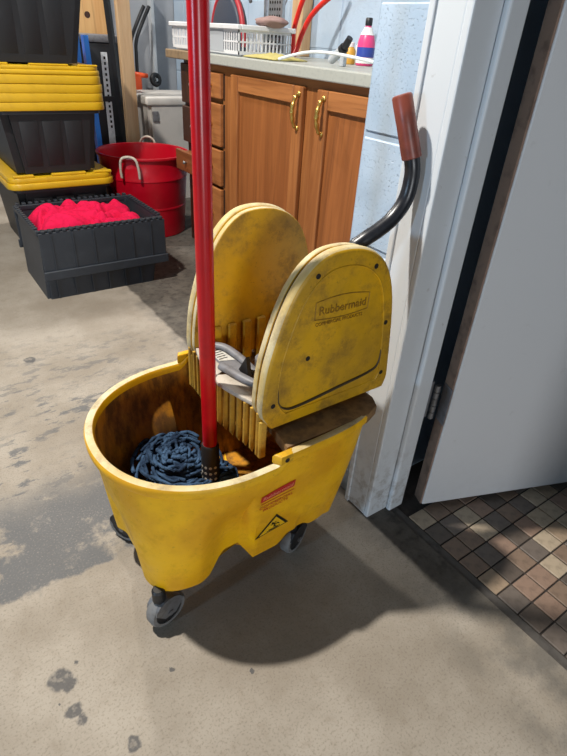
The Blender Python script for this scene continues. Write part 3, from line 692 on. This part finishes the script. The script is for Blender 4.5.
for y in (y0-0.006, y1-0.012): mk('rim_end', bx(x0+0.0121, x1-0.0121, y, y+0.018, CT+0.088, CT+0.106, bev=0.003), 'white_plastic', rm)
# things in the basket
hm = thing('knee_pad', 'dark blue knee pad with a red edge standing in the white basket', 'knee pad', (1.36, 2.33, CT+0.008))
b2 = bmesh.new()
arc = [V(1.33, 2.36+0.125*math.cos(PI*k/16), CT+0.03+0.185*math.sin(PI*k/16)) for k in range(17)] + [V(1.33, 2.235, CT+0.008), V(1.33, 2.485, CT+0.008)]
prism(b2, arc, (0, 0, 0), (0.05, 0, 0), 0.012, 3); mk('shell', b2, 'helmet_dark', hm, True, auto=50)
b2 = bmesh.new(); tube(b2, [V(1.345, 2.36+0.137*math.cos(PI*k/16), CT+0.03+0.197*math.sin(PI*k/16)) for k in range(17)], 0.011, 10); mk('edge_band', b2, 'helmet_red', hm, True)
b2 = bmesh.new(); tube(b2, [V(1.385, 2.35+0.157*math.cos(PI*k/16), CT+0.03+0.222*math.sin(PI*k/16)) for k in range(13)], 0.007, 8); mk('strap', b2, 'press_grey', hm, True)
gr = thing('perforated_rack', 'perforated steel rack standing upright in the white basket', 'rack', (1.44, 2.17, CT+0.008))
mk('rack_plate', bx(1.455, 1.460, 2.115, 2.215, CT+0.008, CT+0.26), 'steel', gr)
for i in range(5):
    for k in range(10):
        mk('perforation', lt([(0.0055, 0), (0.0055, 0.0006)], (1.4548, 2.130+i*0.0175, CT+0.03+k*0.023), 8, (-1, 0, 0)), 'hole_dark', gr)
for y in (2.235, 2.108): mk('rack_edge', bx(1.448, 1.462, y-0.006, y+0.002, CT+0.008, CT+0.26), 'steel', gr)
b2 = bmesh.new(); bmesh.ops.create_uvsphere(b2, u_segments=24, v_segments=12, radius=1.0)
for v in b2.verts:
    n_ = noise.noise(v.co*1.7)*0.18; v.co = V(1.40+v.co.x*0.055*(1+n_), 2.105+v.co.y*0.085*(1+n_), CT+0.122+v.co.z*0.020*(1+n_))
tag(mk('cloth_pouch', b2, 'pouch_brown', None, True, origin=(1.40, 2.105, CT+0.108)), 'crumpled brown cloth pouch lying across the end of the white basket', 'pouch')
# yellow chamois, cable, tube, bottles
b2 = bmesh.new(); gx, gy = 26, 14; G = []
for i in range(gx+1):
    row = []
    for j in range(gy+1):
        y = 2.06-0.225*i/gx; x = 1.245+0.14*j/gy
        e = max(0.0, math.sin(PI*i/gx)*math.sin(PI*j/gy))
        row.append(b2.verts.new((x+0.010*noise.noise(V(i*0.2, 0, 3)), y+0.012*noise.noise(V(j*0.3, 1, 0)), CT+0.001+0.020*e**0.5*(0.6+0.6*noise.noise(V(i*0.25, j*0.3, 5))**2)+0.003*abs(noise.noise(V(i*0.5, j*0.5, 1))))))
    G.append(row)
for i in range(gx):
    for j in range(gy): b2.faces.new((G[i][j], G[i+1][j], G[i+1][j+1], G[i][j+1]))
r_ = bmesh.ops.extrude_face_region(b2, geom=b2.faces[:]); bmesh.ops.translate(b2, verts=[v for v in r_['geom'] if isinstance(v, bmesh.types.BMVert)], vec=(0, 0, 0.004)); bmesh.ops.recalc_face_normals(b2, faces=b2.faces)
tag(mk('chamois_cloth', b2, 'chamois', None, True, origin=(1.31, 1.95, CT)), 'crumpled yellow cloth lying on the worktop below the red hoses', 'cloth')
tag(mk('white_hose', tb(smoothpath([(1.235, 1.800, CT+0.008), (1.245, 1.740, CT+0.022), (1.255, 1.66, CT+0.036), (1.26, 1.56, CT+0.040), (1.27, 1.44, CT+0.034), (1.30, 1.30, CT+0.020), (1.36, 1.16, CT+0.008)], 8), 0.0048, 10), 'hose_white', None, True, origin=(1.25, 1.6, CT)),
    'thin white hose arching along the front of the worktop', 'hose')
ck = thing('caulk_tube', 'grey tube with a black cap leaning on the worktop', 'tube', (1.38, 1.67, CT))
mk('tube_body', tb([(1.385, 1.690, CT+0.0145), (1.385, 1.625, CT+0.055)], [0.013, 0.016], 14), 'clear_grey', ck, True, auto=40)
mk('tube_stripe', tb([(1.3845, 1.6370, CT+0.0475), (1.3845, 1.6245, CT+0.0560)], [0.0166, 0.0168], 14), 'black_plastic', ck, True, auto=40)
mk('tube_cap', tb([(1.3845, 1.6240, CT+0.0565), (1.3845, 1.6000, CT+0.0850)], [0.013, 0.011], 12), 'black_plastic', ck, True, auto=40)
mk('tube_rest', bx(1.376, 1.394, 1.615, 1.635, CT+0.0002, CT+0.040, bev=0.002), 'clear_grey', ck)
def bottle(name, label, x, y, prof, mat, parts):
    b_ = thing(name, label, 'bottle', (x, y, CT)); mk('bottle_body', lt(prof, (x, y, CT+0.0003), 24), mat, b_, True, auto=45)
    for nm, pf, mt in parts: mk(nm, lt(pf, (x, y, CT+0.0003), 24), mt, b_, True, auto=45)
bottle('spray_bottle', 'pink bottle with a blue label and black cap beside the block wall', 1.60, 1.752, [(0.030, 0), (0.033, 0.004), (0.033, 0.072), (0.026, 0.098), (0.013, 0.122), (0.011, 0.128)], 'pink',
       [('blue_label', [(0.0335, 0.028), (0.0335, 0.060)], 'label_blue'), ('white_label', [(0.0336, 0.008), (0.0336, 0.027)], 'label_white'), ('clear_neck', [(0.0268, 0.099), (0.0138, 0.123)], 'label_white'), ('cap', [(0.012, 0.1281), (0.013, 0.132), (0.013, 0.150), (0.010, 0.153)], 'black_plastic')])
bottle('amber_bottle', 'small squat amber and pale bottle next to the pink bottle', 1.60, 1.838, [(0.019, 0), (0.021, 0.003), (0.021, 0.045), (0.012, 0.058)], 'amber',
       [('cap', [(0.013, 0.0582), (0.013, 0.072), (0.010, 0.074)], 'label_white')])
bottle('pale_bottle', 'small pale plastic bottle behind the pink bottle', 1.67, 1.862, [(0.017, 0), (0.018, 0.003), (0.018, 0.060), (0.010, 0.072)], 'label_white', [('cap', [(0.011, 0.0722), (0.011, 0.085), (0.009, 0.087)], 'clear_grey')])
# wall stud and red hoses behind the counter
tag(mk('wall_stud', bx(1.80, 1.857, 2.440, 2.530, 0.899, 2.45, bev=0.002), 'pine', None, origin=(1.83, 2.485, 0.9)), 'upright pine stud fixed to the block wall behind the red hoses', 'stud')
for pts, lab in (([(1.62, 2.262, CT+0.010), (1.62, 2.255, 0.946), (1.62, 2.254, 1.002), (1.62, 2.231, 1.057), (1.62, 2.201, 1.11), (1.63, 2.16, 1.18), (1.64, 2.09, 1.28)], 'red hose rising from the worktop nearly straight in front of the pine stud'),
                 ([(1.58, 2.185, CT+0.010), (1.60, 2.192, 0.94), (1.61, 2.178, 0.99), (1.62, 2.135, 1.055), (1.63, 2.045, 1.113), (1.65, 1.93, 1.16), (1.67, 1.76, 1.19), (1.70, 1.55, 1.20)], 'red hose arching over from the worktop toward the block wall')):
    tag(mk('red_hose', tb(smoothpath(pts, 8), 0.0105, 12), 'hose_red', None, True, origin=pts[0]), lab, 'hose', 'red hoses')
tag(mk('wire', tb(smoothpath([(1.62, 2.46, 0.92), (1.64, 2.42, 1.02), (1.68, 2.36, 1.2), (1.70, 2.33, 1.5)], 6), 0.003, 6), 'press_grey', None, True, origin=(1.62, 2.46, 0.92)), 'thin grey wire hanging down the block wall beside the basket', 'wire')
# ------------------------------------------------------------------ grey tote with red cloth
tt = thing('attached_lid_tote', 'dark grey plastic tote with open lid flaps holding red cloth on the floor', 'tote', (0.62, 2.35, 0))
tx0, tx1, ty0, ty1, tzt = 0.400, 0.905, 2.165, 2.580, 0.285
def frustum(bm, b0, b1, z0, z1, wall, floor_):
    """open box: outer tapering from b0 (bottom rect) to b1 (top rect)"""
    def ring(r, z, i=0.0): return [bm.verts.new(p) for p in ((r[0]+i, r[2]+i, z), (r[1]-i, r[2]+i, z), (r[1]-i, r[3]-i, z), (r[0]+i, r[3]-i, z))]
    a = ring(b0, z0); b = ring(b1, z1); c = ring(b1, z1, wall); d = ring(b0, z0+floor_, wall)
    for p, q in ((a, b), (b, c), (c, d)):
        for k in range(4): bm.faces.new((p[k], p[(k+1) % 4], q[(k+1) % 4], q[k]))
    bm.faces.new(a[::-1]); bm.faces.new(d)
    bmesh.ops.recalc_face_normals(bm, faces=bm.faces)
b2 = bmesh.new(); frustum(b2, (tx0-0.012, tx1-0.050, ty0+0.005, ty1-0.04), (tx0, tx1, ty0+0.018, ty1-0.010), 0.0, tzt-0.008, 0.006, 0.006)
bmesh.ops.bevel(b2, geom=[e for e in b2.edges if abs(e.verts[0].co.z-e.verts[1].co.z) > 0.1], offset=0.012, segments=2, affect='EDGES')
tbod = mk('tote_body', b2, 'tote_grey', tt, True, auto=35)
for k in range(6):
    x = tx0+0.03+k*0.072; mk('rib', bx(x, x+0.006, ty0+0.000, ty0+0.012, 0.006, 0.105), 'tote_grey', tbod)
rm = mk('tote_rim', bx(tx0-0.010, tx1+0.010, ty0+0.012, ty0+0.026, tzt-0.020, tzt, bev=0.002), 'tote_grey', tt)
mk('rim_rail', bx(tx0-0.010, tx1+0.010, ty1-0.020, ty1-0.006, tzt-0.020, tzt, bev=0.002), 'tote_grey', rm)
for x in (tx0-0.010, tx1-0.004): mk('rim_rail', bx(x, x+0.014, ty0+0.0261, ty1-0.0201, tzt-0.020, tzt, bev=0.002), 'tote_grey', rm)
for yf, nm in ((ty0-0.004, -1), (ty1+0.004, 1)):          # the two lid halves hanging down outside
    fp = mk('lid_flap', bx(tx0-0.008, tx1+0.008, min(yf, yf+nm*0.008), max(yf, yf+nm*0.008), 0.105, tzt-0.004, bev=0.002), 'tote_grey', tt)
    mk('flap_edge', bx(tx0-0.014, tx1+0.014, min(yf+nm*0.0081, yf+nm*0.018), max(yf+nm*0.0081, yf+nm*0.018), 0.090, 0.128, bev=0.003), 'tote_grey', fp)
    for k in range(6):
        x = tx0+0.035+k*0.082; mk('flap_rib', bx(x, x+0.005, min(yf+nm*0.0081, yf+nm*0.012), max(yf+nm*0.0081, yf+nm*0.012), 0.1285, tzt-0.012), 'tote_grey', fp)
    for k in range(19):
        x = tx0+0.004+k*0.0268; mk('lid_tooth', bx(x, x+0.015, min(yf-nm*0.012, yf+nm*0.010), max(yf-nm*0.012, yf+nm*0.010), tzt-0.0035, tzt+0.007, bev=0.002), 'tote_grey', fp)
for k in range(13):
    y = ty0+0.035+k*0.028
    for x in (tx0-0.012, tx1-0.004): mk('rim_notch', bx(x, x+0.016, y, y+0.014, tzt+0.0005, tzt+0.008, bev=0.002), 'tote_grey', rm)
# cloth heap
b2 = bmesh.new(); gx, gy = 90, 60; G = []
for i in range(gx+1):
    row = []
    for j in range(gy+1):
        u, v = i/gx, j/gy
        x = tx0+0.020+(tx1-tx0-0.060)*u; y = ty0+0.040+(ty1-ty0-0.09)*v
        x += 0.02*noise.noise(V(u*3, v*3, 9)); y += 0.02*noise.noise(V(u*3, v*3, 19))
        e = max(0.0, (1-(2*u-1)**4)*(1-(2*v-1)**4))
        f1 = 2*abs(math.sin((u*1.0+v*1.5)*6+4.0*noise.noise(V(u*2.2, v*2.2, 1))))**0.8-1
        f2 = 2*abs(math.sin((u*1.6-v*1.1)*6+3.5*noise.noise(V(u*2.5, v*2.5, 4))))**0.8-1
        z = 0.205+0.088*e**0.3*(1-0.20*u)+e**0.4*(0.016*f1+0.011*f2+0.010*math.sin((u*3+v*2)*9+6*noise.noise(V(u*4, v*4, 8)))+0.014*noise.noise(V(u*5, v*5, 2))+0.005*noise.noise(V(u*16, v*16, 2)))
        row.append(b2.verts.new((x, y, z)))
    G.append(row)
for i in range(gx):
    for j in range(gy): b2.faces.new((G[i][j], G[i+1][j], G[i+1][j+1], G[i][j+1]))
tag(mk('red_cloth', b2, 'cloth_red', None, True, origin=(0.62, 2.37, 0.17)), 'rumpled bright pinkish red cloth heaped in the grey tote', 'cloth')
# ------------------------------------------------------------------ black bins with yellow lids
def bin_(name, label, r_bot, r_top, z0, z1, grp):
    b_ = thing(name, label, 'storage bin', ((r_bot[0]+r_bot[1])/2, (r_bot[2]+r_bot[3])/2, z0), grp)
    b2 = bmesh.new(); frustum(b2, r_bot, r_top, z0, z1, 0.004, 0.004)
    bmesh.ops.bevel(b2, geom=[e for e in b2.edges if abs(e.verts[0].co.z-e.verts[1].co.z) > 0.1], offset=0.03, segments=4, affect='EDGES')
    bb = mk('bin_body', b2, 'bin_black', b_, True, auto=40)
    w_ = r_bot[1]-r_bot[0]
    for k in range(3):                                   # pressed vertical panels on the end wall
        xa = r_bot[0]+w_*(0.12+0.27*k); xb = xa+w_*0.20
        b3 = bmesh.new(); dy = r_top[2]-r_bot[2]
        pts = [V(xa, r_bot[2], z0+0.03), V(xb, r_bot[2], z0+0.03), V(xb+0.004, r_bot[2]+dy*0.85, z1-0.04), V(xa-0.004, r_bot[2]+dy*0.85, z1-0.04)]
        prism(b3, pts, (0, -0.004, 0), (0, 0.006, 0), 0.003, 2); mk('pressed_panel', b3, 'bin_black', bb, True, auto=40)
    mk('bin_rim', rr_(r_top, z1-0.012, z1, 0.014, 0.03), 'bin_black', b_, True, auto=40)
    return b_
def rrect(x0, x1, y0, y1, r, n=6):
    out = []
    for cx, cy, a0 in ((x1-r, y1-r, 0), (x0+r, y1-r, PI/2), (x0+r, y0+r, PI), (x1-r, y0+r, 1.5*PI)):
        for k in range(n+1): a = a0+PI/2*k/n; out.append(V(cx+r*math.cos(a), cy+r*math.sin(a), 0))
    return out
def rr_(r, z0, z1, grow, rad, bev=0.003):
    """hollow ring: rim strip round an open bin"""
    bm = bmesh.new(); o = rrect(r[0]-grow, r[1]+grow, r[2]-grow, r[3]+grow, rad); i = rrect(r[0]+0.002, r[1]-0.002, r[2]+0.002, r[3]-0.002, max(0.008, rad-grow))
    n = len(o); A = [bm.verts.new(p+V(0, 0, z0)) for p in o]; B = [bm.verts.new(p+V(0, 0, z1)) for p in o]; D = [bm.verts.new(p+V(0, 0, z1)) for p in i]; E_ = [bm.verts.new(p+V(0, 0, z0)) for p in i]
    for p, q in ((A, B), (B, D), (D, E_), (E_, A)):
        for k in range(n): bm.faces.new((p[k], p[(k+1) % n], q[(k+1) % n], q[k]))
    bmesh.ops.recalc_face_normals(bm, faces=bm.faces); return bm
def lid(label, r, z0, h, group, big=False, nested=False):
    l_ = thing('bin_lid', label, 'lid', ((r[0]+r[1])/2, (r[2]+r[3])/2, z0), group)
    b2 = bmesh.new(); prism(b2, rrect(*r, 0.055), (0, 0, z0), (0, 0, z0+h*(0.55 if not nested else 0.985)), 0.005 if not nested else 0.0025, 2); sk = mk('lid_skirt', b2, 'lid_yellow', l_, True, auto=45)
    if nested: return l_
    b2 = bmesh.new(); prism(b2, rrect(r[0]+0.006, r[1]-0.006, r[2]+0.006, r[3]-0.006, 0.05), (0, 0, z0+h*0.5501), (0, 0, z0+h*0.98), 0.004, 2); mk('lid_top', b2, 'lid_yellow', l_, True, auto=45)
    if big:
        w_ = r[1]-r[0]
        for a, b in ((0.06, 0.24), (0.40, 0.72), (0.80, 0.97)):
            mk('lid_ridge', bx(r[0]+w_*a, r[0]+w_*b, r[2]+0.010, r[2]+0.030, z0+h*0.9801, z0+h*1.2, bev=0.003), 'lid_yellow', l_)
    return l_
SY = 2.605; SYB = 3.30
GB = 'black storage bins in the stack'; GL = 'yellow bin lids in the stack'
bin_('storage_bin', 'black plastic storage bin on the floor under the single yellow lid', (0.455, 0.815, SY+0.05, SYB-0.05), (0.430, 0.840, SY+0.025, SYB-0.02), 0.0, 0.333, GB)
lid('single yellow lid on the lowest black bin behind the grey tote', (0.395, 0.872, SY, SYB), 0.334, 0.052, GL, True)
bin_('storage_bin', 'black plastic storage bin between the single yellow lid and the pile of yellow lids', (0.452, 0.795, SY+0.035, SYB-0.05), (0.425, 0.825, SY+0.02, SYB-0.02), 0.3968, 0.650, GB)
zz = 0.651
for k in range(5):
    lid(['lowest yellow lid of the piled five between two black bins', 'second lowest yellow lid of the piled five between two black bins', 'middle yellow lid of the piled five between two black bins',
         'second highest yellow lid of the piled five between two black bins', 'topmost yellow lid of the piled five, under the upper black bin'][k], (0.375+rnd.uniform(-0.002, 0.002), 0.866+rnd.uniform(-0.003, 0.003), SY+rnd.uniform(-0.002, 0.002), SYB), zz, 0.033, GL, k == 4, k < 4)
    zz += 0.0335
bin_('storage_bin', 'black plastic storage bin on top of the pile of yellow lids', (0.435, 0.782, SY+0.045, SYB-0.05), (0.395, 0.850, SY+0.015, SYB-0.02), zz+0.0065, 1.19, GB)
# ------------------------------------------------------------------ red tub
rt = thing('rope_handle_tub', 'large red plastic tub with white rope handles beside the bin stack', 'tub', (1.135, 2.905, 0))
c_ = (1.135, 2.905, 0); Rt = 0.240
b2 = bmesh.new()
pr_ = [(0.195, 0.0), (0.204, 0.004), (0.214, 0.15), (0.2165, 0.152), (0.2165, 0.160), (0.215, 0.162), (0.226, 0.30), (0.2285, 0.302), (0.2285, 0.310), (0.227, 0.312), (0.232, 0.405), (0.243, 0.408), (0.245, 0.414), (0.243, 0.420), (0.232, 0.420), (0.226, 0.40), (0.192, 0.010)]
lathe(b2, pr_, c_, 64); mk('tub_body', b2, 'tub_red', rt, True, auto=40)
def rope(ang, up_):
    a = math.radians(ang); d = V(math.cos(a), math.sin(a), 0); tn = V(-d.y, d.x, 0); c0 = Vector(c_)+d*0.245
    pts = [c0-tn*0.046+V(0, 0, 0.325), c0-tn*0.046+d*0.008+V(0, 0, 0.370), c0-tn*0.036+d*0.014+V(0, 0, 0.415+up_*0.5), c0+d*0.010+V(0, 0, 0.425+up_), c0+tn*0.036+d*0.014+V(0, 0, 0.415+up_*0.5), c0+tn*0.046+d*0.008+V(0, 0, 0.370), c0+tn*0.046+V(0, 0, 0.325)]
    mk('rope_handle', tb(smoothpath(pts, 7), 0.0065, 10), 'rope', rt, True)
rope(-128, 0.004); rope(62, 0.024)
# ------------------------------------------------------------------ clutter along the far wall
ch = thing('white_chest', 'off white plastic chest with a lid and dark latch behind the red tub', 'chest', (1.60, 3.58, 0))
b2 = bmesh.new(); frustum(b2, (1.40, 1.78, 3.42, 3.78), (1.385, 1.80, 3.40, 3.80), 0.0, 0.575, 0.01, 0.01)
bmesh.ops.bevel(b2, geom=[e for e in b2.edges if abs(e.verts[0].co.z-e.verts[1].co.z) > 0.1], offset=0.02, segments=3, affect='EDGES'); mk('chest_body', b2, 'chest_white', ch, True, auto=40)
mk('lid', bx(1.370, 1.815, 3.385, 3.815, 0.5755, 0.625, bev=0.012, seg=3), 'chest_white', ch, True, auto=40)
mk('latch', bx(1.405, 1.445, 3.386, 3.397, 0.49, 0.545, bev=0.003), 'press_grey', ch)
ht = thing('hand_truck', 'folded hand truck with black tube handles and orange bracket behind the white chest', 'hand truck', (1.50, 3.90, 0))
for dx in (0.0, 0.035):
    mk('frame_tube', tb(smoothpath([(1.485+dx, 3.90, 0.0), (1.490+dx, 3.90, 0.45), (1.496+dx, 3.90, 0.80), (1.505+dx, 3.90, 0.90), (1.545+dx, 3.89, 0.99), (1.600+dx, 3.88, 1.09)], 6), 0.011, 10), 'black_plastic', ht, True)
mk('bracket', bx(1.475, 1.540, 3.855, 3.887, 0.60, 0.72, bev=0.006), 'orange_paint', ht)
mk('bracket_arm', tb([(1.50, 3.870, 0.708), (1.585, 3.868, 0.702)], [0.018, 0.014], 10), 'orange_paint', ht, True)
b2 = bmesh.new(); lathe(b2, [(0.018, -0.012), (0.040, -0.014), (0.044, 0.0), (0.040, 0.014), (0.018, 0.012)], (1.640, 3.862, 0.680), 24, (0.3, -1, 0.1), closed=True); mk('wheel', b2, 'black_plastic', ht, True)
mk('wheel_bolt', lt([(0.010, -0.016), (0.010, 0.016)], (1.640, 3.862, 0.680), 12, (0.3, -1, 0.1)), 'steel', ht)
tag(mk('white_post', bx(1.665, 1.690, 3.93, 3.985, 0.0, 1.16, bev=0.003), 'white_trim', None, origin=(1.68, 3.96, 0)), 'narrow white post against the grey wall behind the hand truck', 'post')
sd = bmesh.new(); prism(sd, [V(1.250, 0, 1.9), V(1.325, 0, 1.9), V(1.315, 0, 0.0), V(1.240, 0, 0.0)], (0, 3.40, 0), (0, 3.44, 0), 0.002, 1)
tag(mk('timber_stud', sd, 'pine', None, origin=(1.28, 3.42, 0)), 'bare pine two by four standing behind the red tub', 'stud')
pk = bmesh.new(); prism(pk, [V(0.60, 0, 1.9), V(1.39, 0, 1.9), V(1.39, 0, 0.0), V(0.60, 0, 0.0)], (0, 3.955, 0), (0, 3.975, 0))
py = tag(mk('plywood_sheet', pk, 'plywood', None, origin=(1.0, 3.965, 0)), 'upright sheet of knotty plywood leaning at the far wall', 'plywood')
mk('knot', lt([(0.018, 0), (0.018, 0.001)], (1.255, 3.9548, 1.02), 16, (0, -1, 0)), 'dark_wood', py)
bc = thing('black_case', 'tall black plastic case standing between the bin stack and the pine stud', 'case', (1.17, 3.66, 0))
mk('case_body', bx(1.03, 1.315, 3.55, 3.78, 0.0, 0.885, bev=0.012, seg=2), 'black_plastic', bc, True, auto=40)
mk('case_top', bx(1.02, 1.325, 3.545, 3.785, 0.8855, 0.925, bev=0.010, seg=2), 'press_grey', bc, True, auto=40)
b2 = bmesh.new(); tube(b2, [(1.205, 3.46, 1.30), (1.255, 3.46, 0.0)], 0.020, 4)
tag(mk('black_pole', b2, 'black_plastic', None, origin=(1.25, 3.46, 0)), 'slim black square pole leaning in front of the plywood', 'pole')
sa = thing('slotted_angle', 'silver slotted steel strip standing beside the pile of yellow lids', 'steel strip', (1.125, 3.40, 0))
b2 = bmesh.new(); prism(b2, [V(1.128, 0, 0.845), V(1.162, 0, 0.845), V(1.158, 0, 0.0), V(1.118, 0, 0.0)], (0, 3.395, 0), (0, 3.40, 0)); mk('strip', b2, 'galvanised', sa)
for k in range(14): mk('slot', bx(1.139, 1.150, 3.3935, 3.3948, 0.46+k*0.027, 0.474+k*0.027), 'hole_dark', sa)
mk('bracket', bx(1.110, 1.175, 3.388, 3.3934, 0.600, 0.628), 'black_plastic', sa)
bl = thing('blue_ladder', 'blue ladder rails standing behind the bin stack', 'ladder', (1.03, 3.5, 0))
for xa, xb in ((1.000, 0.985), (1.050, 1.060)):
    b2 = bmesh.new(); prism(b2, [V(xa, 0, 0.92), V(xa+0.026, 0, 0.92), V(xb+0.030, 0, 0.0), V(xb, 0, 0.0)], (0, 3.42, 0), (0, 3.47, 0)); mk('rail', b2, 'blue_paint', bl)
for k in range(3): mk('rung', bx(1.000, 1.065, 3.43, 3.46, 0.2+k*0.28, 0.225+k*0.28), 'blue_paint', bl)
